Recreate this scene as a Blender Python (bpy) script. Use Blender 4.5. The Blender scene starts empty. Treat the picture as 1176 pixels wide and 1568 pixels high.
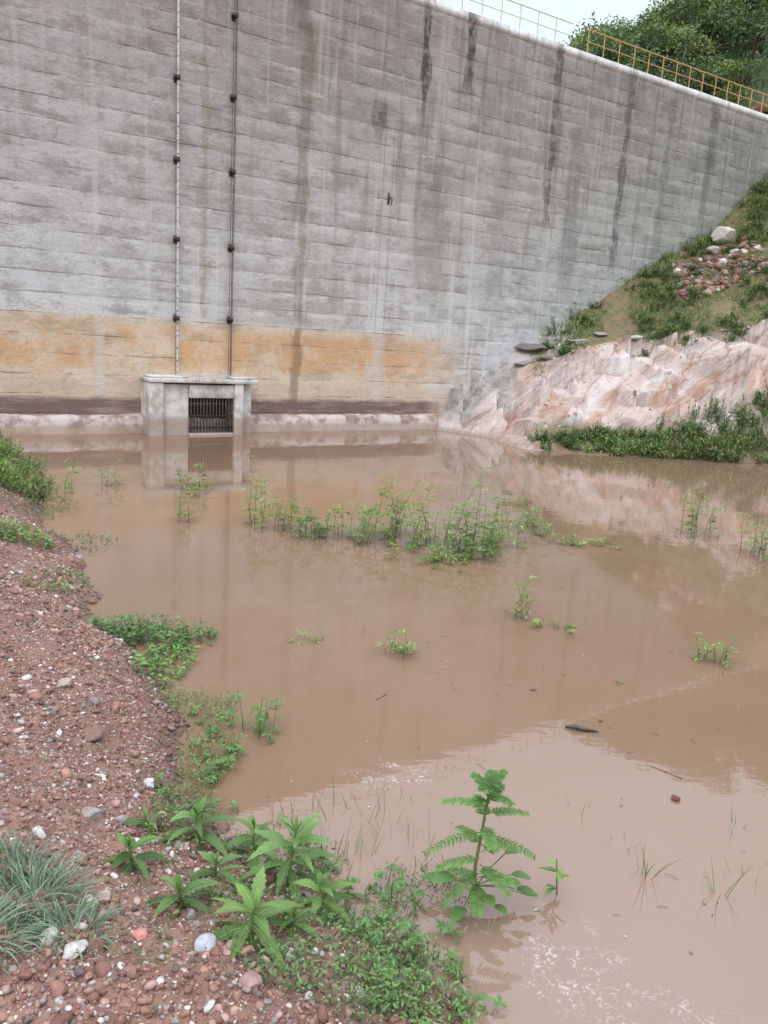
import bpy, bmesh, math, numpy as np
from mathutils import Matrix, Vector
R=np.random.RandomState(7)
sc=bpy.context.scene
# ------------------------------------------------------------ utilities
def link(o):
    sc.collection.objects.link(o); return o
class Acc:
    def __init__(s): s.v=[];s.q=[];s.t=[];s.c=[];s.n=0
    def add(s,v,q=None,t=None,c=(1,1,1)):
        v=np.asarray(v,float).reshape(-1,3)
        c=np.asarray(c,float)
        if c.ndim==1: c=np.tile(c,(len(v),1))
        s.v.append(v); s.c.append(c)
        if q is not None and len(q): s.q.append(np.asarray(q)+s.n)
        if t is not None and len(t): s.t.append(np.asarray(t)+s.n)
        s.n+=len(v)
    def build(s,name,mat,smooth=False):
        v=np.concatenate(s.v); c=np.concatenate(s.c)
        q=np.concatenate(s.q) if s.q else np.zeros((0,4),int)
        t=np.concatenate(s.t) if s.t else np.zeros((0,3),int)
        me=bpy.data.meshes.new(name)
        me.vertices.add(len(v)); me.vertices.foreach_set('co',v.astype(np.float32).ravel())
        L=np.concatenate([q.ravel(),t.ravel()]).astype(np.int32)
        me.loops.add(len(L)); me.loops.foreach_set('vertex_index',L)
        nf=len(q)+len(t); me.polygons.add(nf)
        st=np.concatenate([np.arange(len(q))*4,len(q)*4+np.arange(len(t))*3]).astype(np.int32)
        me.polygons.foreach_set('loop_start',st)
        me.update(calc_edges=True); me.validate()
        a=me.color_attributes.new('Col','FLOAT_COLOR','POINT')
        a.data.foreach_set('color',np.hstack([c,np.ones((len(c),1))]).astype(np.float32).ravel())
        if smooth: me.polygons.foreach_set('use_smooth',[True]*len(me.polygons))
        me.materials.append(mat)
        return link(bpy.data.objects.new(name,me))
def nrm(a): return a/np.maximum(np.linalg.norm(a,axis=-1,keepdims=True),1e-9)
PROF=np.array([.12,.75,1.0,.7,.06])
def leaves(acc,P,D,N,L,W,C,droop=.25,fold=.25,prof=PROF,flat=False):
    P=np.asarray(P,float).reshape(-1,3);n=len(P)
    if n==0:return
    D=nrm(np.broadcast_to(D,(n,3)).astype(float)); N=np.broadcast_to(N,(n,3)).astype(float)
    S=nrm(np.cross(D,N)+1e-6); N=np.cross(S,D)
    L=np.broadcast_to(L,(n,)); W=np.broadcast_to(W,(n,)); C=np.broadcast_to(C,(n,3))
    k=len(prof); rows=[]
    cols=(-1,1) if flat else (-1,0,1)
    for i in range(k):
        f=i/(k-1)
        ctr=P+D*(L*f)[:,None]; ctr=ctr+np.array([0,0,-1])*(L*droop*f*f)[:,None]
        for sgn in cols:
            w=W*prof[i]*.5*sgn
            rows.append(ctr+S*w[:,None]+N*(np.abs(w)*fold)[:,None])
    m=len(cols); V=np.stack(rows,1)
    q=[]
    for i in range(k-1):
        for j in range(m-1):
            a=i*m+j; q.append([a,a+1,a+m+1,a+m])
    q=np.array(q); Q=(q[None]+(np.arange(n)*k*m)[:,None,None]).reshape(-1,4)
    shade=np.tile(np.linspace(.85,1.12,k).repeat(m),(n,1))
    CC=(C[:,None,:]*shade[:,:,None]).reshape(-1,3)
    acc.add(V.reshape(-1,3),q=Q,c=CC)
def tube(acc,pts,rad,col,sides=5):
    pts=np.asarray(pts,float);k=len(pts); rad=np.broadcast_to(rad,(k,))
    T=nrm(np.gradient(pts,axis=0)); ref=np.array([.31,.95,.05])
    if abs(np.dot(T[0],ref))>.9: ref=np.array([1.,0,0.2])
    A=nrm(np.cross(T,ref)); B=np.cross(T,A)
    an=np.arange(sides)*2*np.pi/sides
    V=pts[:,None]+rad[:,None,None]*(A[:,None]*np.cos(an)[None,:,None]+B[:,None]*np.sin(an)[None,:,None])
    q=[]
    for i in range(k-1):
        for j in range(sides):
            q.append([i*sides+j,i*sides+(j+1)%sides,(i+1)*sides+(j+1)%sides,(i+1)*sides+j])
    acc.add(V.reshape(-1,3),q=q,c=col)
def box(acc,a,b,col=(1,1,1),bev=0):
    x0,y0,z0=a;x1,y1,z1=b
    v=[(x0,y0,z0),(x1,y0,z0),(x1,y1,z0),(x0,y1,z0),(x0,y0,z1),(x1,y0,z1),(x1,y1,z1),(x0,y1,z1)]
    acc.add(v,q=[(0,3,2,1),(4,5,6,7),(0,1,5,4),(1,2,6,5),(2,3,7,6),(3,0,4,7)],c=col)
def _h(ix,iy,s):
    n=(ix*374761393+iy*668265263+s*1442695041)&0x7fffffff
    n=((n^(n>>13))*1274126177)&0x7fffffff
    return ((n^(n>>16))&0xffff)/65535.
def vn(x,y,s=0):
    ix=np.floor(x).astype(np.int64);iy=np.floor(y).astype(np.int64);fx=x-ix;fy=y-iy
    fx=fx*fx*(3-2*fx);fy=fy*fy*(3-2*fy)
    a=_h(ix,iy,s);b=_h(ix+1,iy,s);c=_h(ix,iy+1,s);d=_h(ix+1,iy+1,s)
    return (a*(1-fx)+b*fx)*(1-fy)+(c*(1-fx)+d*fx)*fy
def fbm(x,y,o=4,s=0):
    r=0;a=.5
    for i in range(o): r=r+a*(vn(x,y,s+i)-.5)*2; x=x*2.03+7.1;y=y*2.03+3.3;a*=.5
    return r
def ss(a,b,x):
    t=np.clip((x-a)/(b-a),0,1);return t*t*(3-2*t)
# ------------------------------------------------------------ node helper
class NT:
    def __init__(s,name):
        s.m=bpy.data.materials.new(name); s.m.use_nodes=True; s.t=s.m.node_tree; s.t.nodes.clear()
        s.out=s.n('ShaderNodeOutputMaterial')
    def n(s,ty,ins=None,**kw):
        nd=s.t.nodes.new(ty)
        for k,v in kw.items(): setattr(nd,k,v)
        if ins:
            for k,v in ins.items(): s.set(nd.inputs[k],v)
        return nd
    def set(s,i,v):
        if isinstance(v,bpy.types.NodeSocket): s.t.links.new(v,i)
        elif isinstance(v,(tuple,list)) and len(v)==3 and i.type=='RGBA': i.default_value=(*v,1)
        else: i.default_value=v
    def m_(s,op,a,b=0,c=0,clamp=False):
        nd=s.n('ShaderNodeMath',{0:a,1:b,2:c},operation=op); nd.use_clamp=clamp; return nd.outputs[0]
    def vm(s,op,a,b): return s.n('ShaderNodeVectorMath',{0:a,1:b},operation=op).outputs[0]
    def mix(s,f,a,b,bt='MIX'):
        nd=s.n('ShaderNodeMix',data_type='RGBA',blend_type=bt)
        s.set(nd.inputs[0],f);s.set(nd.inputs[6],a);s.set(nd.inputs[7],b);return nd.outputs[2]
    def noise(s,v,sc=1,det=4,ro=.55,dist=0,dim='3D'):
        return s.n('ShaderNodeTexNoise',{'Vector':v,'Scale':sc,'Detail':det,'Roughness':ro,'Distortion':dist},noise_dimensions=dim).outputs[0]
    def mr(s,v,a,b,c=0.,d=1.,sm=True):
        nd=s.n('ShaderNodeMapRange',{'Value':v,'From Min':a,'From Max':b,'To Min':c,'To Max':d}); 
        nd.interpolation_type='SMOOTHSTEP' if sm else 'LINEAR'; return nd.outputs[0]
    def ramp(s,f,st):
        nd=s.n('ShaderNodeValToRGB',{0:f}); e=nd.color_ramp.elements
        while len(e)<len(st): e.new(.5)
        for x,(p,c) in zip(e,st): x.position=p;x.color=(*c,1)
        return nd.outputs[0]
    def comb(s,x,y,z): return s.n('ShaderNodeCombineXYZ',{0:x,1:y,2:z}).outputs[0]
    def obj(s):
        v=s.n('ShaderNodeTexCoord').outputs['Object']; sp=s.n('ShaderNodeSeparateXYZ',{0:v}); return v,sp.outputs[0],sp.outputs[1],sp.outputs[2]
    def col(s): return s.n('ShaderNodeVertexColor',layer_name='Col').outputs[0]
    def bump(s,h,st=.3,d=.02,nm=None):
        i={'Height':h,'Strength':st,'Distance':d}
        if nm is not None:i['Normal']=nm
        return s.n('ShaderNodeBump',i).outputs[0]
    def bsdf(s,**k):
        nd=s.n('ShaderNodeBsdfPrincipled',{a.replace('_',' '):b for a,b in k.items()})
        s.t.links.new(nd.outputs[0],s.out.inputs[0]); return nd
# ------------------------------------------------------------ materials
def mat_dam():
    s=NT('dam_concrete'); v,t,y,z=s.obj()
    N=lambda sx,sz,det=4,ro=.6,off=0.: s.noise(s.comb(s.m_('MULTIPLY_ADD',t,sx,off),s.m_('MULTIPLY_ADD',z,sz,off),0.),1.,det,ro,dim='2D')
    big=N(.35,.35,3,.6,3.); med=N(1.5,2.4,5,.72,11.); fine=N(15,15,3,.7,5.); bz=N(.85,3.0,6,.74,20.); iso=N(2.6,2.9,5,.75,95.)
    c=s.mix(s.mr(big,.3,.7),(.55,.54,.51),(.65,.645,.63))
    c=s.mix(s.mr(t,10.5,4.5),c,(.71,.705,.71))
    c=s.mix(s.m_('MULTIPLY',s.mr(t,12,15),s.mr(z,6,2)),c,(.63,.64,.635))
    c=s.mix(s.mr(med,.42,.7,0,.65),c,(.44,.425,.395))
    wobz=s.m_('MULTIPLY',s.m_('SUBTRACT',med,.5),.15)
    zz=s.m_('ADD',s.m_('DIVIDE',z,.335),wobz)
    row=s.m_('FLOOR',zz); fr=s.m_('FRACT',zz)
    wn=s.n('ShaderNodeTexWhiteNoise',{'W':row},noise_dimensions='1D').outputs[0]
    pcol=s.m_('FLOOR',s.m_('DIVIDE',t,2.44)); row3=s.m_('FLOOR',s.m_('DIVIDE',z,1.005))
    wn3=s.n('ShaderNodeTexWhiteNoise',{'Vector':s.comb(pcol,row3,0.)},noise_dimensions='2D').outputs[0]
    fac=s.m_('ADD',s.m_('MULTIPLY_ADD',wn,.13,.90),s.m_('MULTIPLY',wn3,.06))
    c=s.mix(1.,c,s.comb(fac,fac,fac),'MULTIPLY')
    bl=N(.8,5.0,5,.72,31.)
    c=s.mix(s.m_('MULTIPLY',s.mr(fr,.35,.98),s.mr(bl,.45,.62,0,.8)),c,(.79,.79,.78))
    c=s.mix(s.m_('MULTIPLY',s.mr(fr,.55,.02),s.mr(bl,.56,.40,0,.55)),c,(.38,.365,.34))
    lnm=s.m_('MULTIPLY',s.mr(s.m_('ABSOLUTE',s.m_('SUBTRACT',fr,.04)),.06,.0),s.mr(bz,.45,.62))
    c=s.mix(s.m_('MULTIPLY',lnm,.5),c,(.26,.25,.24))
    fc=s.m_('FRACT',s.m_('DIVIDE',t,1.22)); vl=s.m_('MULTIPLY',s.mr(s.m_('ABSOLUTE',s.m_('SUBTRACT',fc,.5)),.01,.0),s.mr(big,.5,.6))
    c=s.mix(s.m_('MULTIPLY',vl,.2),c,(.28,.27,.25))
    c=s.mix(s.mr(bz,.52,.66,0,.62),c,(.35,.33,.305))
    c=s.mix(s.mr(iso,.54,.68,0,.5),c,(.37,.355,.33)); c=s.mix(s.mr(iso,.44,.34,0,.45),c,(.76,.755,.74))
    c=s.mix(s.mr(fine,.58,.75,0,.35),c,(.3,.29,.27))
    st=N(3.2,.26,4,.65,40.)
    c=s.mix(s.m_('MULTIPLY',s.mr(st,.53,.68,0,.6),s.m_('MULTIPLY',s.mr(t,8,12,.35,1.),s.mr(z,1.,7.5,.25,1.))),c,(.30,.28,.25))
    st2=N(5.,.18,3,.6,50.)
    c=s.mix(s.mr(st2,.57,.7,0,.5),c,(.76,.75,.73))
    wob=s.m_('MULTIPLY',s.m_('SUBTRACT',N(6.,1.5,3,.6,60.),.5),.4)
    brk=N(3.,3.2,4,.75,70.)
    tw=s.m_('ADD',t,wob)
    for (tc,w,zt,zb,am,cc) in [(12.95,.12,8.7,6.0,.9,(.11,.105,.10)),(14.05,.13,8.7,6.7,.9,(.11,.105,.10)),
        (16.55,.15,8.7,4.2,.8,(.15,.14,.13)),(18.95,.16,8.7,3.6,.78,(.16,.15,.14)),(22.2,.25,8.4,6.,.6,(.2,.19,.17)),(10.3,.17,7.6,.6,.6,(.26,.215,.155)),
        (11.95,.2,6.5,5.4,.85,(.15,.15,.145)),(10.15,.3,8.7,6.9,.65,(.22,.21,.19)),(13.4,.6,5.6,2.4,.55,(.29,.27,.24)),(8.38,.10,8.7,.8,.5,(.38,.31,.22)),
        (17.4,.35,7.,2.8,.55,(.27,.26,.25)),(20.5,.2,8.2,4.,.5,(.26,.25,.23)),(15.2,.3,7.8,2.5,.45,(.31,.30,.28)),
        (6.5,.06,4.,.4,.5,(.76,.75,.72)),(12.15,.16,6.,.3,.5,(.74,.74,.73)),(14.6,.25,4.8,2.,.3,(.7,.7,.68))]:
        d=s.m_('ABSOLUTE',s.m_('SUBTRACT',tw,tc))
        k=s.m_('MULTIPLY',s.mr(d,w,w*.35),s.m_('MULTIPLY',s.mr(z,zb,zb+.9),s.mr(z,zt+.1,zt-.1)))
        k=s.m_('MULTIPLY',k,s.mr(brk,.32,.58,.25,am)); c=s.mix(k,c,cc)
    for tc in (12.1,12.32): c=s.mix(s.m_('MULTIPLY',s.mr(s.m_('ABSOLUTE',s.m_('SUBTRACT',t,tc)),.012,.004),s.mr(z,6.6,5.8,0,.6)),c,(.22,.22,.22))
    ze=s.m_('ADD',z,s.m_('MULTIPLY',s.m_('SUBTRACT',med,.5),.16))
    low=s.mr(ze,2.12,1.96); rt=s.mr(s.m_('MULTIPLY_ADD',z,.6,tw),16.4,13.2)
    om=N(1.,2.6,4,.6,80.)
    oc=s.mix(s.mr(om,.35,.65),(.69,.52,.355),(.75,.62,.475))
    pn=s.m_('MULTIPLY',s.mr(ze,1.05,1.25),s.mr(ze,1.98,1.75)); 
    pt=s.mr(N(1.3,.9,4,.7,90.),.38,.6)
    oc=s.mix(s.m_('MULTIPLY',pn,s.m_('MULTIPLY',pt,.85)),oc,(.70,.40,.175))
    oc=s.mix(s.mr(bz,.5,.66,0,.5),oc,(.44,.31,.195))
    oc=s.mix(s.mr(iso,.53,.66,0,.4),oc,(.48,.34,.21))
    oc=s.mix(s.m_('MULTIPLY',lnm,.6),oc,(.30,.2,.12))
    oc=s.mix(s.m_('MULTIPLY',s.mr(ze,1.05,.8),.35),oc,(.48,.40,.32))
    wt=s.m_('MAXIMUM',s.mr(s.m_('ABSOLUTE',s.m_('SUBTRACT',tw,12.2)),.3,.1),s.mr(s.m_('ABSOLUTE',s.m_('SUBTRACT',t,6.5)),.12,.03))
    oc=s.mix(s.m_('MULTIPLY',wt,.6),oc,(.65,.61,.56))
    oc=s.mix(s.m_('MULTIPLY',s.mr(s.m_('ABSOLUTE',s.m_('SUBTRACT',tw,10.3)),.17,.05),.7),oc,(.26,.165,.09))
    oc=s.mix(s.mr(fine,.58,.75,0,.4),oc,(.38,.26,.16))
    c=s.mix(s.m_('MULTIPLY',low,s.m_('MULTIPLY',rt,.92)),c,oc)
    c=s.mix(s.m_('MULTIPLY',s.mr(s.m_('ABSOLUTE',s.m_('SUBTRACT',ze,2.06)),.05,.0),s.m_('MULTIPLY',rt,.35)),c,(.8,.76,.68))
    db=s.m_('MULTIPLY',s.mr(ze,.68,.56),s.mr(tw,14.2,13.4))
    c=s.mix(s.m_('MULTIPLY',db,s.mr(bl,.3,.55,.6,.97)),c,(.18,.125,.11))
    hh=s.m_('SUBTRACT',s.m_('ADD',s.m_('MULTIPLY',fine,.6),s.m_('MULTIPLY',iso,.8)),lnm)
    s.bsdf(Base_Color=c,Roughness=.88,Normal=s.bump(hh,.45,.03)); return s.m
def mat_conc(name,tint=(.5,.49,.47),dirty=(.2,.17,.14),low=None,am=.8):
    s=NT(name); v,x,y,z=s.obj()
    a=s.noise(v,3,5,.65);b=s.noise(v,22,4,.7)
    c=s.mix(s.mr(a,.40,.62,0,am),tint,dirty); c=s.mix(s.mr(b,.58,.72,0,.5),c,dirty)
    if low: 
        zd=s.m_('ADD',z,s.m_('MULTIPLY',s.m_('SUBTRACT',a,.5),.25))
        c=s.mix(s.m_('MULTIPLY',s.mr(zd,low+.06,low-.02),.75),c,(.34,.25,.19))
    s.bsdf(Base_Color=c,Roughness=.9,Normal=s.bump(s.m_('ADD',a,b),.5,.02)); return s.m
def mat_metal(name,c1,c2,ro=.55,met=.4):
    s=NT(name); v,x,y,z=s.obj(); a=s.noise(v,12,3,.7)
    s.bsdf(Base_Color=s.mix(s.mr(a,.45,.62),c1,c2),Roughness=ro,Metallic=met); return s.m
def mat_leaf(name,tr=.3,nsc=6.):
    s=NT(name); v,x,y,z=s.obj(); a=s.noise(v,nsc,2,.6)
    f=s.mr(a,.25,.75,.75,1.3,False); c=s.mix(1.,s.col(),s.comb(f,f,f),'MULTIPLY')
    p=s.n('ShaderNodeBsdfPrincipled',{'Base Color':c,'Roughness':.5,'Specular IOR Level':.4})
    tl=s.n('ShaderNodeBsdfTranslucent',{'Color':s.mix(.5,c,(.16,.27,.04))})
    mx=s.n('ShaderNodeMixShader',{0:tr,1:p.outputs[0],2:tl.outputs[0]}); s.t.links.new(mx.outputs[0],s.out.inputs[0]); return s.m
def mat_water():
    s=NT('muddy_water'); v,x,y,z=s.obj()
    big=s.noise(v,.35,3,.6); c=s.mix(s.mr(big,.35,.65),(.205,.132,.083),(.225,.15,.10))
    def blob(cx,cy,rx,ry):
        dx=s.m_('DIVIDE',s.m_('SUBTRACT',x,cx),rx);dy=s.m_('DIVIDE',s.m_('SUBTRACT',y,cy),ry)
        return s.mr(s.m_('SQRT',s.m_('ADD',s.m_('MULTIPLY',dx,dx),s.m_('MULTIPLY',dy,dy))),1.,.15)
    c=s.mix(s.m_('MULTIPLY',blob(.8,1.9,1.3,1.1),.3),c,(.26,.205,.17))
    fm=s.m_('MAXIMUM',blob(.72,2.2,.33,.3),s.m_('MAXIMUM',blob(1.0,1.95,.38,.25),blob(.1,3.3,.3,.2)))
    fn=s.noise(v,30,5,.75,1.5); fo=s.m_('MULTIPLY',fm,s.mr(fn,.53,.62)); 
    fo=s.m_('MULTIPLY',fo,s.mr(s.noise(v,7,3,.6),.40,.58))
    c=s.mix(s.m_('MULTIPLY',fo,.7),c,(.58,.54,.52))
    w1=s.noise(s.comb(x,s.m_('MULTIPLY',y,2.2),0.),3.,3,.5)
    w2=s.noise(s.comb(x,s.m_('MULTIPLY',y,1.6),0.),14.,2,.5)
    rip=blob(-2.3,7.2,2.2,3.5)
    h=s.m_('ADD',s.m_('MULTIPLY',w1,.5),s.m_('MULTIPLY',w2,s.m_('ADD',.08,s.m_('MULTIPLY',rip,.7))))
    ro=s.m_('ADD',.01,s.m_('MULTIPLY',fo,.4))
    s.bsdf(Base_Color=c,Roughness=ro,IOR=1.5,Normal=s.bump(h,.05,.03)); return s.m
def mat_ground():
    s=NT('red_gravel_soil'); v,x,y,z=s.obj()
    a=s.noise(v,1.3,4,.6);b=s.noise(v,9,5,.7)
    c=s.mix(s.mr(a,.35,.65),(.19,.098,.07),(.25,.145,.105)); c=s.mix(s.mr(b,.4,.7,0,.7),c,(.10,.056,.04))
    hs=None
    for sc_,am in ((38.,.8),(85.,.85)):
        vo=s.n('ShaderNodeTexVoronoi',{'Vector':v,'Scale':sc_,'Randomness':1.}); r=s.n('ShaderNodeSeparateXYZ',{0:vo.outputs['Color']})
        pc=s.ramp(r.outputs[0],[(0,(.13,.07,.05)),(.35,(.27,.14,.10)),(.6,(.34,.22,.17)),(.8,(.30,.27,.25)),(.97,(.55,.5,.46))])
        mk=s.m_('MULTIPLY',s.mr(vo.outputs['Distance'],.5,.3),s.mr(r.outputs[1],.35,.4))
        c=s.mix(s.m_('MULTIPLY',mk,am),c,pc); hh=s.m_('MULTIPLY',mk,s.m_('SUBTRACT',1.,vo.outputs['Distance']))
        hs=hh if hs is None else s.m_('ADD',hs,hh)
    wet=s.mr(z,.07,.0); c=s.mix(s.m_('MULTIPLY',wet,.55),c,(.09,.05,.035))
    s.bsdf(Base_Color=c,Roughness=s.mr(wet,0,1,.9,.45),Normal=s.bump(s.m_('ADD',hs,b),.7,.012)); return s.m
def mat_stone():
    s=NT('gravel_stone'); v,x,y,z=s.obj(); a=s.noise(v,60,3,.7); f=s.mr(a,.3,.7,.7,1.2,False)
    c=s.mix(1.,s.col(),s.comb(f,f,f),'MULTIPLY'); c=s.mix(s.mr(z,.10,.02,0,.5),c,(.10,.06,.045))
    s.bsdf(Base_Color=c,Roughness=.75); return s.m
def mat_rock():
    s=NT('pink_granite_and_soil'); v,x,y,z=s.obj(); cw=s.n('ShaderNodeSeparateColor',{0:s.col()})
    a=s.noise(v,.9,5,.65);b=s.noise(v,6,5,.72)
    p=s.m_('ADD',s.m_('MULTIPLY',x,1.5),s.m_('MULTIPLY',z,-1.5)); q=s.m_('ADD',s.m_('MULTIPLY',x,.35),s.m_('MULTIPLY',z,.35))
    d=s.noise(s.comb(p,q,s.m_('MULTIPLY',y,.5)),1.1,6,.66,.9)
    d2=s.noise(s.comb(s.m_('MULTIPLY',p,2.),q,s.m_('MULTIPLY',y,.6)),1.7,5,.7,.7)
    c=s.mix(s.mr(a,.35,.65),(.61,.525,.48),(.53,.41,.355)); c=s.mix(s.mr(d,.51,.62,0,.8),c,(.45,.27,.185)); c=s.mix(s.mr(b,.52,.70,0,.6),c,(.31,.24,.2))
    c=s.mix(s.mr(d,.47,.38,0,.7),c,(.70,.655,.62)); c=s.mix(s.mr(d2,.57,.65,0,.7),c,(.25,.175,.14)); c=s.mix(s.mr(d2,.42,.36,0,.6),c,(.64,.50,.42))
    gy=s.mix(s.mr(b,.4,.65),(.40,.38,.35),(.25,.23,.205)); gy=s.mix(s.mr(a,.5,.6),gy,(.46,.43,.39))
    c=s.mix(cw.outputs[1],c,gy)
    so=s.mix(s.mr(b,.4,.62),(.24,.165,.10),(.12,.14,.05)); c=s.mix(cw.outputs[0],c,so)
    wet=s.mr(z,.10,.02); c=s.mix(s.m_('MULTIPLY',wet,.5),c,(.24,.16,.115))
    s.bsdf(Base_Color=c,Roughness=.85,Normal=s.bump(s.m_('ADD',s.m_('MULTIPLY',b,.7),s.m_('ADD',d,d2)),.9,.09)); return s.m
def mat_hill():
    s=NT('hill_soil'); v,x,y,z=s.obj(); a=s.noise(v,.8,5,.7)
    f=s.mr(s.m_('ADD',z,s.m_('MULTIPLY',a,2.)),10.6,11.6)
    s.bsdf(Base_Color=s.mix(f,s.mix(s.mr(a,.4,.6),(.40,.2,.12),(.28,.17,.11)),(.04,.07,.025)),Roughness=.95,Normal=s.bump(a,.6,.1)); return s.m
def mat_plain(name,c1,c2,ro=.7,sc_=30.):
    s=NT(name); v,x,y,z=s.obj(); a=s.noise(v,sc_,3,.7); s.bsdf(Base_Color=s.mix(s.mr(a,.4,.6),c1,c2),Roughness=ro); return s.m
M_leaf=mat_leaf('leaf_green'); M_far=mat_leaf('foliage_far',.25,1.2); M_stone=mat_stone(); M_rock=mat_rock()
# ------------------------------------------------------------ dam
A0=(-10.6,10.343); TH=math.radians(32.856); ct,st_=math.cos(TH),math.sin(TH); H=8.56
def dwall(x,y): return (y-(10.343+math.tan(TH)*(x+10.6)))*ct
def place(o): o.location=(A0[0],A0[1],0); o.rotation_euler=(0,0,TH); return o
def empty(name):
    e=bpy.data.objects.new(name,None); link(e); return e
def sub(acc,name,mat,parent,smooth=False):
    o=acc.build(name,mat,smooth); o.parent=parent; return o
dam=place(empty('concrete_dam')); Md=mat_dam()
a=Acc(); T0,T1=-45,48
pf=[(0,-2),(0,H-.16),(-.035,H-.15),(-.035,H),(1.6,H),(2.2,H-2),(7,-2)]
v=[];q=[]
ts=np.linspace(T0,T1,94)
for t in ts:
    for (d,z) in pf: v.append((t,d,z))
n=len(pf)
for i in range(len(ts)-1):
    for j in range(n-1): q.append((i*n+j,(i+1)*n+j,(i+1)*n+j+1,i*n+j+1))
a.add(v,q=q); sub(a,'wall_body',Md,dam)
Mp=mat_conc('plinth_concrete',(.52,.45,.41),(.22,.155,.125),.12,.95)
a=Acc()
ts=np.arange(-45,13.9,.1); v=[];q=[]
for t in ts:
    w=float(fbm(np.array([t*1.1]),np.array([.5]),4,5)[0]); w2=float(fbm(np.array([t*2.]),np.array([9.5]),4,6)[0])
    for d,z in ((-.13+.05*w,-1),(-.12+.05*w,.24+.07*w2),(-.08+.04*w,.29+.07*w2),(.02,.34+.05*w2)): v.append((t,d,z))
for i in range(len(ts)-1):
    for j in range(3): q.append((i*4+j,(i+1)*4+j,(i+1)*4+j+1,i*4+j+1))
a.add(v,q=q); sub(a,'base_plinth',Mp,dam,True)
# ---- intake with trash rack
gt=place(empty('sluice_intake')); Mg=mat_conc('intake_concrete',(.60,.58,.54),(.30,.26,.215),.30); Ms=mat_metal('rack_steel',(.06,.055,.05),(.12,.08,.06)); Mgal=mat_metal('galvanised',(.6,.6,.6),(.42,.39,.36),.5,.1)
def bxo(parent,name,mat,a_,b_,bev=.012):
    ac=Acc(); box(ac,a_,b_); o=ac.build(name,mat); o.parent=parent
    m=o.modifiers.new('b','BEVEL'); m.width=bev; m.segments=2; return o
D=-.55
bxo(gt,'pier_left',Mg,(7.21,D,-1),(7.46,.02,.95))
bxo(gt,'wing_left',Mg,(7.462,D+.08,-1),(7.94,.01,.92))
bxo(gt,'pier_right',Mg,(8.80,D,-1),(8.97,.02,.95))
bxo(gt,'wing_right',Mg,(8.972,D+.22,-1),(9.22,.01,.92))
bxo(gt,'lintel',Mg,(7.942,D+.04,.68),(8.798,.01,.92))
bxo(gt,'sill',Mg,(7.942,D+.02,-1),(8.798,.01,.04))
bxo(gt,'top_slab',Mg,(7.19,D-.03,.953),(9.24,.0,1.03),.015)
bxo(gt,'slab_upstand',Mg,(7.21,D+.02,1.032),(7.92,-.15,1.075),.015)
bxo(gt,'slab_upstand_right',Mg,(8.75,D+.02,1.032),(9.2,-.2,1.075),.015)
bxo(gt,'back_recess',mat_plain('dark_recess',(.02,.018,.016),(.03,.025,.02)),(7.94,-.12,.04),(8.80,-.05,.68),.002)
a=Acc()
for i in range(14):
    t=7.98+i*.0605; box(a,(t-.007,D+.055,.03),(t+.007,D+.075,.685))
for z in (.12,.34,.56): box(a,(7.945,D+.076,z),(8.795,D+.09,z+.03))
sub(a,'rack_bars',Ms,gt)
a=Acc()
for i in range(13): box(a,(7.98+i*.06,D-.02,1.03),(7.988+i*.06,D-.012,1.10))
box(a,(7.96,D-.022,1.10),(8.72,D-.010,1.112)); sub(a,'top_grating',Mgal,gt)
# ---- gate stems
Mdk=mat_metal('dark_steel',(.035,.033,.03),(.09,.06,.045),.6,.3); Mmid=mat_metal('weathered_steel',(.16,.155,.15),(.10,.08,.07),.6,.2)
for t,zs,r,mt,m2 in ((7.85,[7.38,6.06,4.76,3.44,2.08],.017,Mgal,Mmid),(8.87,[7.25,5.95,4.71,3.40,2.11],.011,Mmid,Mdk)):
    e=place(empty('gate_stem'))
    a=Acc(); tube(a,[(t,-.10,.9),(t,-.10,4),(t,-.10,H+.3)],r,(1,1,1),10); sub(a,'rod',mt,e,True)
    a=Acc()
    for z0 in np.arange(1.1,H,.22): tube(a,[(t,-.10,z0),(t,-.10,z0+.014)],r*1.15,(1,1,1),10)
    tube(a,[(t-.03,-.08,.95),(t-.034,-.08,5),(t-.03,-.08,H)],.0045,(1,1,1),6)
    if r<.015: tube(a,[(t+.028,-.08,.95),(t+.03,-.08,5),(t+.028,-.08,H)],.004,(1,1,1),6)
    sub(a,'couplings',m2,e,True)
    a=Acc()
    for z0 in zs:
        box(a,(t-.055,-.13,z0-.02),(t+.03,.0,z0+.02)); box(a,(t-.03,-.135,z0-.04),(t+.025,-.07,z0+.04)); tube(a,[(t-.065,-.08,z0-.02),(t-.065,-.12,z0-.02)],.02,(1,1,1),8)
        box(a,(t-.045,-.012,z0-.07),(t+.045,-.002,z0+.07))
    sub(a,'guide_brackets',Mdk,e)
e=place(empty('wall_hook')); a=Acc(); tube(a,[(12.25,0,4.75),(12.25,-.12,4.74),(12.25,-.15,4.68),(12.25,-.12,4.6)],.010,(1,1,1),6); box(a,(12.23,-.02,4.62),(12.27,-.002,4.84)); sub(a,'hook',Mdk,e)
# ---- railing
def rail(name,t0,t1,mat,step=.52,h=.52):
    e=place(empty(name)); a=Acc(); t=t0
    while t<=t1: tube(a,[(t,.08,H-.01),(t,.08,H+h)],.013,(1,1,1),6); box(a,(t-.035,.045,H),(t+.035,.115,H+.012)); t+=step
    sub(a,'posts',mat,e)
    a=Acc(); tube(a,[(t0,.08,H+h),(t1,.08,H+h)],.014,(1,1,1),6); tube(a,[(t0,.08,H+h*.52),(t1,.08,H+h*.52)],.010,(1,1,1),6); sub(a,'rails',mat,e)
rail('steel_railing',6.,16.9,mat_metal('cream_paint',(.62,.56,.40),(.5,.4,.25),.5,0))
rail('steel_railing',17.42,32,mat_metal('ochre_paint',(.52,.31,.09),(.40,.19,.07),.5,0))
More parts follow.
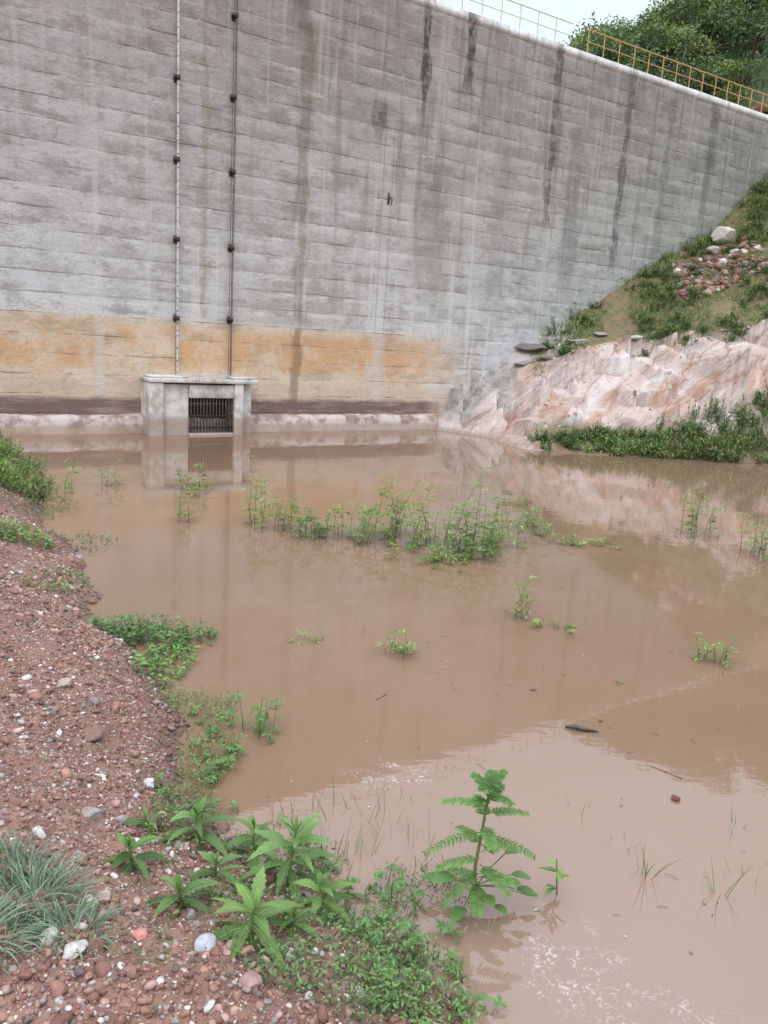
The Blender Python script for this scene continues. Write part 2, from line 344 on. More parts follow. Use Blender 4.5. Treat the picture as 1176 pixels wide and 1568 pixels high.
# ------------------------------------------------------------ water
me=bpy.data.meshes.new('water'); yl=lambda x:10.343+math.tan(TH)*(x+10.6)+.2
me.from_pydata([(-60,yl(-60),0),(-60,-60,0),(60,-60,0),(60,yl(60),0)],[],[(0,1,2,3)]); me.materials.append(mat_water()); link(bpy.data.objects.new('water',me))
# ------------------------------------------------------------ ground with left bank
SH=np.array([(-9.3,11.25),(-7.3,12.0),(-5.72,11.37),(-4.5,9.87),(-3.6,7.99),(-2.45,6.11),(-2.0,5.11),(-1.7,4.7),(-1.2,4.19),(-.95,3.5),(-.78,3.13),(-.62,2.73),(-.25,2.43),(.12,2.2),(.30,1.9),(.5,1.2),(1.1,.3),(2.5,-1.5),(6,-6),(6,-60),(-70,-60),(-70,11.25)])
def sdist(x,y,P):
    sh=x.shape; x=x.ravel();y=y.ravel(); best=np.full(x.shape,1e9); ins=np.zeros(x.shape,bool); n=len(P)
    for i in range(n):
        ax,ay=P[i];bx,by=P[(i+1)%n]; dx,dy=bx-ax,by-ay
        u=np.clip(((x-ax)*dx+(y-ay)*dy)/(dx*dx+dy*dy),0,1); best=np.minimum(best,np.hypot(x-ax-u*dx,y-ay-u*dy))
        if ay!=by:
            c=((ay>y)!=(by>y))&(x<(bx-ax)*(y-ay)/(by-ay)+ax); ins^=c
    return np.where(ins,best,-best).reshape(sh)
def gz(x,y):
    x=np.atleast_1d(np.asarray(x,float));y=np.atleast_1d(np.asarray(y,float))
    s=sdist(x,y,SH)+.16*fbm(x*1.6,y*1.6,3,2)+.05*fbm(x*7,y*7,2,4)
    z=np.where(s>0,.50*(1-np.exp(-np.maximum(s,0)/.75))+.02*np.minimum(s,10),np.maximum(.45*s,-1.))
    near=(np.abs(x)<15)&(np.abs(y)<20)
    return z+np.where(near,(.06*fbm(x*2.2,y*2.2,3,8)+.03*fbm(x*8,y*8,3,9)+.014*fbm(x*34,y*34,2,10)),0)
def grid(xs,ys,zf,name,mat,colf=None,keep=None,smooth=True):
    X,Y=np.meshgrid(xs,ys); Z=zf(X,Y); nx=len(xs)
    V=np.stack([X,Y,Z],-1).reshape(-1,3); i=np.arange(len(ys)-1)[:,None]*nx+np.arange(nx-1)[None]
    q=np.stack([i,i+1,i+nx+1,i+nx],-1).reshape(-1,4)
    if keep is not None:
        k=keep(V[:,0],V[:,1]); q=q[k[q].all(1)]
    a=Acc(); a.add(V,q=q,c=(colf(V) if colf else (1,1,1))); return a.build(name,mat,smooth)
xs=np.concatenate([[-500,-200,-90,-50,-30,-20,-14,-11,-9.5],np.arange(-8,1.3,.03),[1.4,1.6,2,2.6,3.5,5,7,10,20,40,90,200,500]])
ys=np.concatenate([[-500,-200,-70,-40,-20,-10,-5,-3,-2,-1,-.5,0,.5,1.],np.arange(1.2,13,.03),[13.5,15,20,40,90,200,500]])
grid(xs,ys,gz,'ground',mat_ground())
def ico(sub_):
    b=bmesh.new(); bmesh.ops.create_icosphere(b,subdivisions=sub_,radius=1); b.verts.ensure_lookup_table()
    w=np.array([q.co[:] for q in b.verts]); f=np.array([[q.index for q in k.verts] for k in b.faces]); b.free(); return w,f
def variants(iv,n,cuts):
    o=[]
    for k in range(n):
        w=iv.copy()
        for _ in range(cuts):
            n_=nrm(R.randn(3)); d=R.uniform(.45,.8); p=w@n_; w=w-np.maximum(p-d,0)[:,None]*n_
        o.append(w)
    return np.array(o)
iv2,it2=ico(2); VAR2=variants(iv2,14,9); iv1,it1=ico(1); VAR1=variants(iv1,14,4)
def rotm(n):
    q=nrm(R.randn(n,4)); w,x,y,z=q.T
    return np.stack([1-2*(y*y+z*z),2*(x*y-z*w),2*(x*z+y*w),2*(x*y+z*w),1-2*(x*x+z*z),2*(y*z-x*w),2*(x*z-y*w),2*(y*z+x*w),1-2*(x*x+y*y)],-1).reshape(n,3,3)
PAL=np.array([(.23,.115,.085),(.27,.15,.11),(.17,.085,.062),(.34,.22,.17),(.42,.27,.23),(.27,.24,.22),(.50,.46,.42),(.62,.59,.55),(.13,.10,.09),(.36,.18,.135)])
PW=np.array([.21,.17,.16,.11,.07,.08,.06,.03,.07,.04]); PW/=PW.sum()
def stones(acc,x,y,r,z=None,cols=None,sink=.3,lo=False):
    n=len(x); z=gz(x,y) if z is None else z; VR,itt=(VAR1,it1) if lo else (VAR2,it2)
    k=R.randint(0,len(VR),n); V=VR[k]; sc_=r[:,None]*R.uniform(.65,1.25,(n,3)); V=V*sc_[:,None,:]
    V=np.einsum('nij,nkj->nki',rotm(n),V); V[:,:,2]*=.75
    V=V+np.stack([x,y,z+r*.5-r*sink],-1)[:,None,:]; m=VR.shape[1]
    c=PAL[R.choice(len(PAL),n,p=PW)] if cols is None else cols; c=c*R.uniform(.75,1.25,(n,1))
    acc.add(V.reshape(-1,3),t=(itt[None]+(np.arange(n)*m)[:,None,None]).reshape(-1,3),c=np.repeat(c,m,0))
g=Acc()
def bankpts(n,y0,y1,pw=1.,smin=.0,xw=3.):
    y=y0+(y1-y0)*R.rand(n)**pw; x=-.55*y-.3+R.rand(n)*xw*np.maximum(y/4,.8)
    s=sdist(x,y,SH); k=(s>smin)&(fbm(x*4,y*4,3,91)+.35*R.randn(n)>-.35); return x[k],y[k]
for n,y0,y1,ra,rb,lo in ((42000,1.3,4.5,.003,.009,True),(8200,1.3,5.,.008,.017,False),(900,1.3,5.5,.015,.032,False),(22000,4.2,10,.006,.016,True),(1500,4.,10,.015,.034,False)):
    x,y=bankpts(n,y0,y1,1.3,-.08); stones(g,x,y,ra+(rb-ra)*R.rand(len(x))**1.8,lo=lo)
g.build('gravel',M_stone)
iv4,it4=ico(4)
def bigstone(name,x,y,r,col,z=None,sc_=(1,1,.6),mat=M_stone,cuts=14,dmin=.55):
    a=Acc(); w=iv4.copy()
    for _ in range(cuts):
        n_=nrm(R.randn(3)); d=R.uniform(dmin,.85); p=w@n_; w=w-np.maximum(p-d,0)[:,None]*n_
    w=w*(1+.08*fbm(w[:,0]*3+w[:,2]*2,w[:,1]*3-w[:,2],4,int(R.randint(99))))[:,None]
    an=R.uniform(-.6,.6); rx=R.uniform(-.2,.2)
    w=w*np.array(sc_)*r; w=w@np.array(Matrix.Rotation(an,3,'Z')@Matrix.Rotation(rx,3,'Y')).T; zz=gz(x,y)[0] if z is None else z
    a.add(w+np.array([x,y,zz+r*sc_[2]*.3]),t=it4,c=col); return a.build(name,mat)
for x,y,r,c in ((-.93,2.98,.035,(.5,.5,.5)),(-1.0,2.55,.045,(.26,.24,.2)),(-1.25,3.2,.06,(.2,.12,.09)),(-.42,1.86,.035,(.36,.38,.4)),(-.75,1.75,.04,(.5,.48,.45)),(-1.13,1.78,.035,(.55,.32,.28)),(-1.35,2.35,.05,(.42,.34,.32)),(-.28,1.75,.035,(.34,.22,.19)),(-.2,1.95,.025,(.5,.42,.38)),(-2.55,6.3,.05,(.55,.55,.55)),(-.6,1.85,.025,(.5,.22,.18)),(-1.5,3.5,.05,(.4,.3,.25)),(-.45,3.45,.035,(.5,.45,.4)),(-.08,3.02,.035,(.5,.46,.44)),(-.78,2.05,.03,(.35,.25,.2)),(-.3,2.0,.03,(.3,.15,.12))):
    bigstone('stone',x,y,r,c)
# ------------------------------------------------------------ right rock slope
CP=np.array([(.3,17.5,-.3),(1.5,18.25,.9),(3.05,19.25,1.95),(5.1,20.5,3.2),(6.6,21.5,4.3),(8.5,22.7,5.4),(10.2,23.8,7.0),(12,25,8.0),(14,26.3,8.8),
(1.2,17.6,.0),(1.9,17.1,0),(2.4,16.3,0),(2.8,15.3,0),(4,15.1,0),(5.2,15.2,0),(7.4,15.15,0),(10,15,0),(14,14.5,0),(20,14,0),
(1,15.8,-.6),(3,14,-.5),(6,13.5,-.6),(10,13.5,-.6),(15,13,-.6),(0,16.5,-.7),(22,12,-.6),(4,16.1,.3),(6,16.1,.35),(8,16.1,.4),(12,16,.45),
(2.2,18.0,.85),(3.45,18.4,1.6),(5,18.2,2.0),(6.47,18,2.15),(7.85,17.5,2.1),(10,17.3,2.15),(14,17,2.3),(20,17,2.6),
(3.2,17.2,.7),(4.5,17.1,.95),(6.5,17,1.05),(8.5,16.8,1.1),(6,19.3,2.65),(8.57,19,3.2),(10,20,4.4),(8,21,4.2),(13,20,5.),(14,23,7),(20,22,7.5),(20,28,10),(16,27,9.5)])
def tps(P):
    def U(r): return np.where(r>0,r*r*np.log(r+1e-9),0)
    n=len(P);K=U(np.hypot(P[:,None,0]-P[None,:,0],P[:,None,1]-P[None,:,1]))+np.eye(n)*.03
    Q=np.hstack([np.ones((n,1)),P[:,:2]]);M=np.block([[K,Q],[Q.T,np.zeros((3,3))]]);w=np.linalg.solve(M,np.concatenate([P[:,2],np.zeros(3)]))
    def f(x,y):
        o=w[n]+w[n+1]*x+w[n+2]*y
        for i in range(n): o=o+w[i]*U(np.hypot(x-P[i,0],y-P[i,1]))
        return o
    return f
F=tps(CP)
RS=np.random.RandomState(3); NS=900; SD=np.stack([RS.uniform(0,22,NS),RS.uniform(13,28,NS)],-1); SG=np.stack([RS.uniform(-.25,.55,NS),RS.uniform(-.9,.4,NS)],-1); SHh=RS.uniform(-.2,.2,NS)
def rockw(x,y,z):
    n_=fbm(x*.9,y*.9,3,21)*.5
    crest=1-ss(0.,.35,(y-(18.45-.12*np.maximum(x-4,0)+.4*n_))); low=ss(.25,.5,z+n_*.4)
    low=np.maximum(low,1-ss(2.8,3.4,x)); return np.clip(crest*low,0,1)
def rz(x,y):
    x=np.atleast_1d(np.asarray(x,float));y=np.atleast_1d(np.asarray(y,float))
    z=F(x,y); xf=x.ravel()+.12*fbm(x.ravel()*2.5,y.ravel()*2.5,3,30); yf=y.ravel()+.12*fbm(x.ravel()*2.5,y.ravel()*2.5,3,31)
    off=np.empty(xf.shape)
    for i in range(0,len(xf),4000):
        dx0=(xf[i:i+4000,None]-SD[None,:,0]);dy=yf[i:i+4000,None]-SD[None,:,1]
        dx=dx0+.9*dy; j=np.argmin(dx*dx*1.8+dy*dy*.7,1)
        off[i:i+4000]=SHh[j]+SG[j,0]*(xf[i:i+4000]-SD[j,0])+SG[j,1]*(yf[i:i+4000]-SD[j,1])
    off=off.reshape(x.shape); rw=rockw(x,y,z)
    return z+rw*off*ss(-.3,.5,z)+.06*fbm(x*2,y*2,4,25)+.02*fbm(x*12,y*12,2,26)
def rcol(V):
    x,y,z=V.T; rw=rockw(x,y,z); dw=dwall(x,y)
    gy=ss(-.72,-.35,dw+.4*fbm(x*1.5,y*1.5,3,40))*(1-ss(3.8,4.8,x))*ss(.15,.5,z); return np.stack([1-np.maximum(rw,gy),gy,0*x],-1)
grid(np.arange(-.4,21,.05),np.concatenate([np.arange(12.6,23,.05),np.arange(23,28,.15)]),rz,'rock_slope',M_rock,rcol,keep=lambda x,y:(dwall(x,y)<.3))
def rr(name,x,y,r,col,sc_=(1,1,.6),dz=0.,**k): return bigstone(name,x,y,r,col,z=rz(x,y)[0]+dz,sc_=sc_,**k)
for (x,y,r,c,dz) in ((3.2,18.95,.42,(.17,.155,.14),.03),(3.75,18.95,.36,(.24,.21,.19),.02),(3.6,18.45,.25,(.2,.18,.16),0),(4.3,18.75,.3,(.42,.36,.32),.0),(3.0,18.6,.22,(.26,.24,.21),0),(4.8,18.9,.25,(.3,.26,.23),0),(5.6,18.6,.22,(.5,.42,.37),0)):
    rr('rock_slab',x,y,r,c,(1.5,.8,.42),dz,cuts=26,dmin=.35)
rr('boulder',8.55,21.9,.36,(.55,.51,.46),(1.2,1,.9),.05,cuts=22,dmin=.42); rr('boulder',8.2,21.6,.22,(.4,.36,.32)); rr('boulder',9.1,20.3,.22,(.5,.4,.35)); rr('boulder',8.9,18.9,.28,(.55,.47,.43)); rr('boulder',8.9,19.6,.2,(.45,.36,.3))
g=Acc(); n=330; x=R.uniform(7.0,9.2,n); y=R.uniform(20.0,21.5,n)+.2*(x-8); stones(g,x,y,R.uniform(.03,.14,n),rz(x,y)); 
n=70; x=R.uniform(3,9,n); y=R.uniform(16.3,18.6,n); stones(g,x,y,R.uniform(.03,.09,n),rz(x,y),np.tile([.5,.4,.35],(n,1)),sink=.6); g.build('rubble',M_stone)
# ------------------------------------------------------------ hill behind
AZ=np.array([0.,.155,.172,.22,.29,.40,.57,.8]);EL=np.array([.2,.26,.365,.378,.40,.47,.52,.55])
def hz(x,y):
    e=np.interp(x/y,AZ,EL); tgt=2+np.minimum(y,38)*e-2.6; d=dwall(x,y); b0=7.9+1.6*ss(.355,.41,x/y)
    return b0+(tgt-b0)*ss(1.8,6,d)+.3*fbm(x*.5,y*.5,3,50)
grid(np.arange(0,70,.4),np.arange(20,90,.4),hz,'hill',mat_hill(),keep=lambda x,y:(dwall(x,y)>1.2)&(x/y>.12))
G1=np.array([(.085,.14,.05),(.11,.175,.055),(.06,.11,.045),(.16,.21,.06)])
def tree(acc,bx,by,bz,h,hue,nl=1500,ls=.15):
    top=np.array([bx+R.uniform(-.2,.2)*h,by,bz+h*.6]); tube(acc,[(bx,by,bz-.3),(bx+.03*h,by,bz+h*.3),top],[.035*h,.026*h,.012*h],(.11,.085,.06),6)
    nc=R.randint(11,18); cw=h*R.uniform(.34,.5)
    for k in range(nc):
        an=R.uniform(0,2*np.pi); rr_=cw*np.sqrt(R.rand()); c=np.array([bx+rr_*np.cos(an),by+rr_*np.sin(an),bz+h*(.42+.5*R.rand()*(1-.55*(rr_/cw)**2))]); cr=h*R.uniform(.09,.19)
        tube(acc,[top-(0,0,.15*h),(top+c)/2-(0,0,.05*h),c],[.012*h,.008*h,.003*h],(.11,.085,.06),4)
        m=int(nl/nc*(cr/(h*.14))**1.5); p=nrm(R.randn(m,3))*(R.rand(m,1)**.45)*cr*np.array([1.15,1.15,.75])
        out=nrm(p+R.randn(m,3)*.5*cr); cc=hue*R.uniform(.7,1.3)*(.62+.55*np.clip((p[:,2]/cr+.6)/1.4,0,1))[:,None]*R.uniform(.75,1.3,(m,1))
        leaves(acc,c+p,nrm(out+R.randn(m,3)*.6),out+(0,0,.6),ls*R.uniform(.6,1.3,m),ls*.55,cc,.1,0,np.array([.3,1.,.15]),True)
a=Acc()
for k in range(190):
    az=R.uniform(.168,.62); y=26.5+R.rand()**1.3*13; x=az*y; d=dwall(x,y)
    if d<2.6 or (az>.385 and d<4.): continue
    hh=R.uniform(1.6,2.7)*(1 if az>.2 else .7); hue=G1[R.randint(4)]*(1.25 if R.rand()<.15 else 1)
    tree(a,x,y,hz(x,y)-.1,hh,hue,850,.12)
a.build('hillside_trees',M_far)
def bush(acc,x,y,z,r,h,n,hue,ls=.05,wr=.4):
    m=max(5,n//26); 
    for k in range(m):
        an=R.uniform(0,2*np.pi); rr_=r*np.sqrt(R.rand()); tip=np.array([x+rr_*np.cos(an),y+rr_*np.sin(an),z+h*R.uniform(.45,1)*(1-.4*(rr_/r)**2)]); b=np.array([x+rr_*.4*np.cos(an),y+rr_*.4*np.sin(an),z-.03])
        tube(acc,[b,(b+tip)/2+R.randn(3)*.03*h,tip],[.006,.005,.002],(.10,.13,.05),3)
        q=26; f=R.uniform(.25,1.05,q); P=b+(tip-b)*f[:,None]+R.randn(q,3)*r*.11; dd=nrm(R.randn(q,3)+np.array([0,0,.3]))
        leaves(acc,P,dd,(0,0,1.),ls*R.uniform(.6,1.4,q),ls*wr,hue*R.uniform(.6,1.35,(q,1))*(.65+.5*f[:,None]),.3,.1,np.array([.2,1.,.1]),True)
a=Acc(); LG=np.array([(.145,.225,.07),(.12,.20,.06),(.085,.15,.05),(.21,.26,.08)])
for k in range(360):
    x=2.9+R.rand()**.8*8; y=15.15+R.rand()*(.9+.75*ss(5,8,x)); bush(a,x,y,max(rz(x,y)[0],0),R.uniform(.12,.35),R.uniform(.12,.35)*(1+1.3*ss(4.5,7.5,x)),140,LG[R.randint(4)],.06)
a.build('riverside_shrubs',M_far)
a=Acc()
for k in range(900):
    x=R.uniform(3.6,11.5); y=R.uniform(18.1,23.8); d=dwall(x,y)
    if d>-.12 or vn(np.array([x*1.1]),np.array([y*1.1]),78)[0]<.36: continue
    if 7.1<x<8.9 and 20.2<y<21.4 and R.rand()<.85: continue
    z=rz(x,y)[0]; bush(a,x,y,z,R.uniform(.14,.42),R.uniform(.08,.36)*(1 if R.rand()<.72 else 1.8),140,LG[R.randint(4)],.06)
a.build('slope_shrubs',M_far)
a=Acc()
n=18000; x=R.uniform(3.2,11,n); y=R.uniform(18,23.5,n); d=dwall(x,y); k=(d<-.02)&(vn(x*1.3,y*1.3,77)>.33); x,y=x[k],y[k]; z=rz(x,y)
leaves(a,np.stack([x,y,z],-1),R.randn(len(x),3)*.4+(0,0,1.),R.randn(len(x),3),R.uniform(.08,.2,len(x)),.016,LG[R.randint(0,4,len(x))]*1.15,.3,0,np.array([1,.8,.1]),True)
a.build('slope_grass',M_far)
# ------------------------------------------------------------ foreground & water plants
BG=np.array([(.16,.27,.065),(.20,.32,.075),(.13,.23,.055),(.25,.34,.09)])
def weed(acc,x,y,z,h,stems,spread,hue=None,ls=.06,lw=.012):
    for k in range(stems):
        an=R.uniform(0,2*np.pi); r0=spread*np.sqrt(R.rand()); b=np.array([x+r0*np.cos(an),y+r0*np.sin(an),z-.05]); hh=h*R.uniform(.4,1.05)
        lean=R.randn(2)*.22*hh; pts=np.array([b,b+(lean[0]*.3,lean[1]*.3,hh*.5),b+(lean[0],lean[1],hh)])
        tube(acc,pts,[.0045,.0035,.0015],(.22,.28,.10),4); hu=BG[R.randint(4)] if hue is None else hue
        m=max(4,int(hh/.045))
        for j in range(m):
            f=(j+.8)/m; p=pts[0]+(pts[2]-pts[0])*f; 
            if p[2]<.0: continue
            a0=R.uniform(0,6.28); el=R.uniform(.1,.8); dr=np.array([np.cos(a0)*np.cos(el),np.sin(a0)*np.cos(el),np.sin(el)]); tw=ls*R.uniform(.8,1.6)
            q=R.randint(4,8); ff=np.linspace(.3,1,q); P=p+dr*tw*ff[:,None]-np.array([0,0,.3])*tw*(ff**2)[:,None]
            side=nrm(np.cross(dr,(0,0,1.)))*np.where(np.arange(q)%2,1,-1)[:,None]
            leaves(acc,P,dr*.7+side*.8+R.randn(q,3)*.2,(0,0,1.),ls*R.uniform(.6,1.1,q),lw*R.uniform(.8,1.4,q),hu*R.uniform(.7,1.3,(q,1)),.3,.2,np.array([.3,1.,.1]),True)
for (x,y,h,s,sp) in ((-1.35,8.05,.68,4,.15),(-1.1,7.8,.5,6,.22),(-.8,7.6,.38,8,.25),(-.45,7.65,.34,9,.3),(-.15,7.6,.4,9,.3),(.0,7.95,.64,7,.25),(.3,7.6,.74,9,.28),(.75,7.5,.82,11,.28),(.95,7.3,.42,10,.3),(1.2,7.8,.54,8,.28),(1.5,8.3,.38,6,.25),(.35,7.05,.24,8,.28),(.85,7.1,.24,8,.28),(.6,6.9,.15,6,.3),(1.75,8.1,.2,4,.25),
    (-2.3,9.3,.42,8,.25),(-2.08,7.8,.45,4,.12),(-3.75,9.0,.38,4,.15),(-3.4,9.4,.33,4,.15),(1.08,5.5,.36,5,.1),(1.3,5.35,.14,4,.14),(.17,4.75,.22,7,.1),(-.46,4.87,.1,6,.1),(1.5,4.5,.08,6,.1),(2.28,4.95,.22,8,.1),(3.6,8.67,.58,7,.2),(3.95,7.95,.5,7,.2),(2.07,7.88,.15,5,.15),(2.3,7.9,.12,4,.12),(1.6,8.7,.15,4,.15),(1.4,5.4,.07,3,.05)):
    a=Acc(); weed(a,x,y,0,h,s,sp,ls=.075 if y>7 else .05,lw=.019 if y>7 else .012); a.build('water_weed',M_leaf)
def pinnate(acc,p,dr,L,pairs,ll,lw,hu,droop=.35,w0=.0015):
    ff=np.linspace(0,1,8); dr=nrm(np.asarray(dr,float)); path=p+dr*L*ff[:,None]-np.array([0,0,1.])*droop*L*(ff**2)[:,None]
    tube(acc,path,np.linspace(w0*1.6,w0*.7,8),hu*1.1,4)
    f=np.linspace(.15,.98,pairs); P=np.stack([np.interp(f,ff,path[:,i]) for i in range(3)],-1); T=nrm(np.gradient(P,axis=0)); S=nrm(np.cross(T,(0,0,1.)))
    for sg in (-1,1): leaves(acc,P,S*sg+T*.45+R.randn(pairs,3)*.07,np.cross(S,T)+R.randn(pairs,3)*.12,ll*(1-.45*f**2)*R.uniform(.9,1.1,pairs),lw,hu*R.uniform(.8,1.2,(pairs,1)),.12,.2,np.array([.5,1.,1.,.75,.2]))
a=Acc(); b=np.array([.42,2.48,-.05]); tp=b+(.015,.0,.52); tube(a,[b,b+(-.01,0,.2),tp],[.008,.0065,.004],(.22,.28,.10),7)
for k,(f,an,L,el) in enumerate([(.97,2.6,.10,.8),(1.,.4,.10,1.),(.98,4.2,.10,.7),(.96,1.3,.1,1.1),(.94,5.4,.12,.5),(.85,3.1,.17,.35),(.8,.1,.16,.3),(.75,1.7,.15,.4),(.66,3.5,.23,.1),(.62,5.9,.19,.2),(.7,4.8,.13,.3),(.5,.6,.14,.1),(.45,3.2,.16,0.),(.4,5.3,.16,.2),(.33,3.9,.19,.1),(.3,.2,.16,.1),(.28,2.6,.16,.2),(.35,5.8,.15,.3),(.55,2.2,.14,.3),(.25,4.6,.15,.2),(.9,3.9,.12,.6),(.88,.9,.11,.7)]):
    p=b+(tp-b)*f; pinnate(a,p,(np.cos(an)*np.cos(el),np.sin(an)*np.cos(el),np.sin(el)),L,14,.034,.0095,np.array([.12,.24,.06])*R.uniform(.8,1.25),.3)
for (dx,dy,dz,L) in ((.10,.03,.17,.065),(.12,-.02,.12,.07),(-.08,-.03,.10,.10),(.02,-.06,.06,.08),(-.12,.02,.05,.08),(.14,-.03,.07,.07),(.06,-.07,.03,.06),(-.05,-.08,.02,.09),(.17,.0,.03,.06)):
    p=b+(0,0,.12); e_=p+np.array([dx,dy,dz-.05]); tube(a,[p,(p+e_)/2+(0,0,.01),e_],.0022,(.14,.22,.06),4); leaves(a,[e_],[(dx,dy,.03)],(0,0,1.),L,L*.6,(.10,.2,.055),.3,.2,np.array([.3,.9,1.,.85,.35]))
a.build('senna_seedling',M_leaf)
a=Acc(); b=np.array([.74,2.55,-.04]); tube(a,[b,b+(-.01,0,.1),b+(-.02,0,.19)],[.004,.003,.002],(.2,.18,.09),5)
for k in range(9): an=R.uniform(0,6.28); el=R.uniform(-.1,1.1); leaves(a,[b+(-.01,0,R.uniform(.06,.17))],[(np.cos(an),np.sin(an),np.sin(el))],(0,0,1.),R.uniform(.06,.10),.02,BG[R.randint(4)],.3,.2)
a.build('small_seedling',M_leaf)
LOB=np.array([.15,.3,.5,.75,.55,.9,.7,1.,.72,.95,.6,.7,.38,.4,.15,.04])
def rosette(name,x,y,h,n,L,hue,w=.25):
    a=Acc(); z=gz(x,y)[0]; b=np.array([x,y,z-.02]); tp=b+np.array([R.uniform(-.03,.03),R.uniform(-.02,.02),h]); tube(a,[b,(b+tp)/2,tp],[.006,.005,.004],(.18,.24,.08),6)
    for k in range(n):
        an=k*2.4+R.uniform(-.3,.3); f=.35+.65*k/n; el=-.1+1.1*(k/n)**1.3; p=b+(tp-b)*f; l=L*R.uniform(.75,1.1)*(1-.35*(k/n)**2)
        dv_=np.array([np.cos(an)*np.cos(el),np.sin(an)*np.cos(el),np.sin(el)]); dr_=R.uniform(.3,.6)
        leaves(a,[p],[dv_],(R.randn()*.3,R.randn()*.3,1.),l,l*w,hue*R.uniform(.7,1.25)*(.8+.45*k/n),dr_,.4,LOB)
        tube(a,[p+dv_*l*f_-np.array([0,0,dr_*l*f_*f_-.002]) for f_ in (0,.25,.5,.75)],[.0022,.0017,.0012,.0006],hue*1.8,4)
    for k in range(5):
        an=R.uniform(0,6.28); leaves(a,[tp],[(np.cos(an)*.35,np.sin(an)*.35,1.)],(np.cos(an),np.sin(an),.3),L*.3,L*.06,hue*1.35,0.1,.3)
    a.build(name,M_leaf)
for (x,y,h,n,L,c) in ((-.27,2.47,.27,18,.23,(.13,.235,.07)),(-.33,1.97,.14,15,.21,(.16,.27,.075)),(-.62,2.58,.16,14,.19,(.11,.21,.06)),(-.76,2.28,.10,11,.16,(.095,.19,.055)),(-.54,2.1,.09,11,.18,(.09,.17,.05)),
    (-.12,2.3,.14,12,.17,(.13,.23,.06)),(-.5,2.35,.10,11,.16,(.11,.21,.06)),(-.42,2.62,.18,11,.17,(.13,.22,.06)),(-.22,2.12,.07,10,.14,(.12,.21,.06)),(-.8,2.6,.08,8,.12,(.10,.19,.055)),(-.05,2.48,.12,9,.13,(.12,.22,.06))):
    rosette('lobed_leaf_weed',x,y,h,n,L,np.array(c))
for (x,y,h,s,sp) in ((-.55,3.62,.26,10,.1),(-.78,3.7,.15,9,.14),(-.72,3.4,.14,7,.12),(-.35,2.75,.14,7,.12),(-.85,3.05,.12,6,.1),(-.2,2.6,.18,8,.12),(.1,2.45,.16,8,.12),(.25,2.25,.12,7,.12),(-.6,2.9,.1,6,.1),(-1.35,4.6,.1,6,.15),(.0,2.2,.12,7,.12),(-.7,3.2,.12,7,.12),(.3,2.05,.1,7,.12)):
    a=Acc(); weed(a,x,y,max(gz(x,y)[0],0),h,s,sp,np.array([.12,.235,.07]),ls=.032,lw=.012); a.build('shore_weed',M_leaf)
def cover(acc,cx,cy,rx,ry,n,hue,ls=.018,hmax=.05,ang=0.):
    hue=hue*1.2
    r=np.sqrt(R.rand(n)); an=R.uniform(0,6.28,n); u=rx*r*np.cos(an);w=ry*r*np.sin(an); x=cx+u*math.cos(ang)-w*math.sin(ang);y=cy+u*math.sin(ang)+w*math.cos(ang)
    k=fbm(x*9,y*9,3,61)*.5+.5+.25*R.randn(n)>.48; x,y=x[k],y[k]; m=len(x); z=np.maximum(gz(x,y),0)
    for i in range(0,m,6): 
        p=np.array([x[i],y[i],z[i]]); e_=p+np.array([R.randn()*.03,R.randn()*.03,hmax*R.uniform(.4,1)]); tube(acc,[p,(p+e_)/2,e_],.0012,hue*.9,3)
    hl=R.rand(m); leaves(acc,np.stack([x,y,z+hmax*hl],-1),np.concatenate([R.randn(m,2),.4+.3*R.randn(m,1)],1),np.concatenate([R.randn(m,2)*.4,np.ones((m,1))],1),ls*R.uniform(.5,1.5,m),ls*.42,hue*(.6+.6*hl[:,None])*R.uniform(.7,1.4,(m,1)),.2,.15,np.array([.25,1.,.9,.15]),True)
a=Acc()
for p in ((.0,2.1,.25,.28,1800,(.10,.18,.055)),(.2,2.0,.18,.25,1600,(.11,.2,.055)),(-.05,1.85,.3,.12,900,(.10,.18,.06)),(.05,2.42,.2,.12,500,(.10,.17,.05)),(-.75,2.85,.12,.22,700,(.09,.15,.045)),
    (-.68,2.55,.14,.12,300,(.10,.17,.045)),(-.75,3.3,.14,.25,1000,(.11,.2,.05)),(-.35,2.2,.15,.15,350,(.09,.16,.05)),(-.95,3.85,.25,.15,800,(.12,.22,.06)),(.25,2.55,.2,.12,350,(.12,.17,.06)),(-.3,2.65,.25,.15,450,(.10,.17,.05)),(-1.05,2.1,.12,.1,150,(.09,.14,.045)),(-.6,2.0,.3,.3,300,(.10,.15,.05)),(-.95,3.3,.25,.5,260,(.10,.15,.05))):
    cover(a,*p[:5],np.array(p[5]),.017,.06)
a.build('creeping_ground_cover',M_leaf)
a=Acc()
for p in ((-1.45,4.75,.42,.2,1500,(.085,.17,.055),.035,.10),(-1.25,4.3,.16,.35,700,(.12,.23,.06),.035,.05),(-2.95,6.05,.3,.25,500,(.13,.22,.06),.05,.08),(-3.6,7.8,.3,.7,420,(.10,.15,.05),.04,.08),(-2.3,5.3,.15,.5,260,(.12,.2,.05),.04,.04),(-2.7,6.8,.3,.3,200,(.10,.15,.05),.04,.05)):
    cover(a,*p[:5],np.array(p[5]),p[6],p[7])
a.build('bank_creeper',M_leaf)
a=Acc()
for k in range(230):
    y=R.uniform(8.0,12.); x=-.5*y-R.uniform(-1.0,1.2)
    if sdist(np.array([x]),np.array([y]),SH)[0]<.02: continue
    bush(a,x,y,gz(x,y)[0],.25,R.uniform(.1,.3),150,BG[R.randint(4)]*.85,.05,.3)
a.build('bank_shrubs',M_leaf)
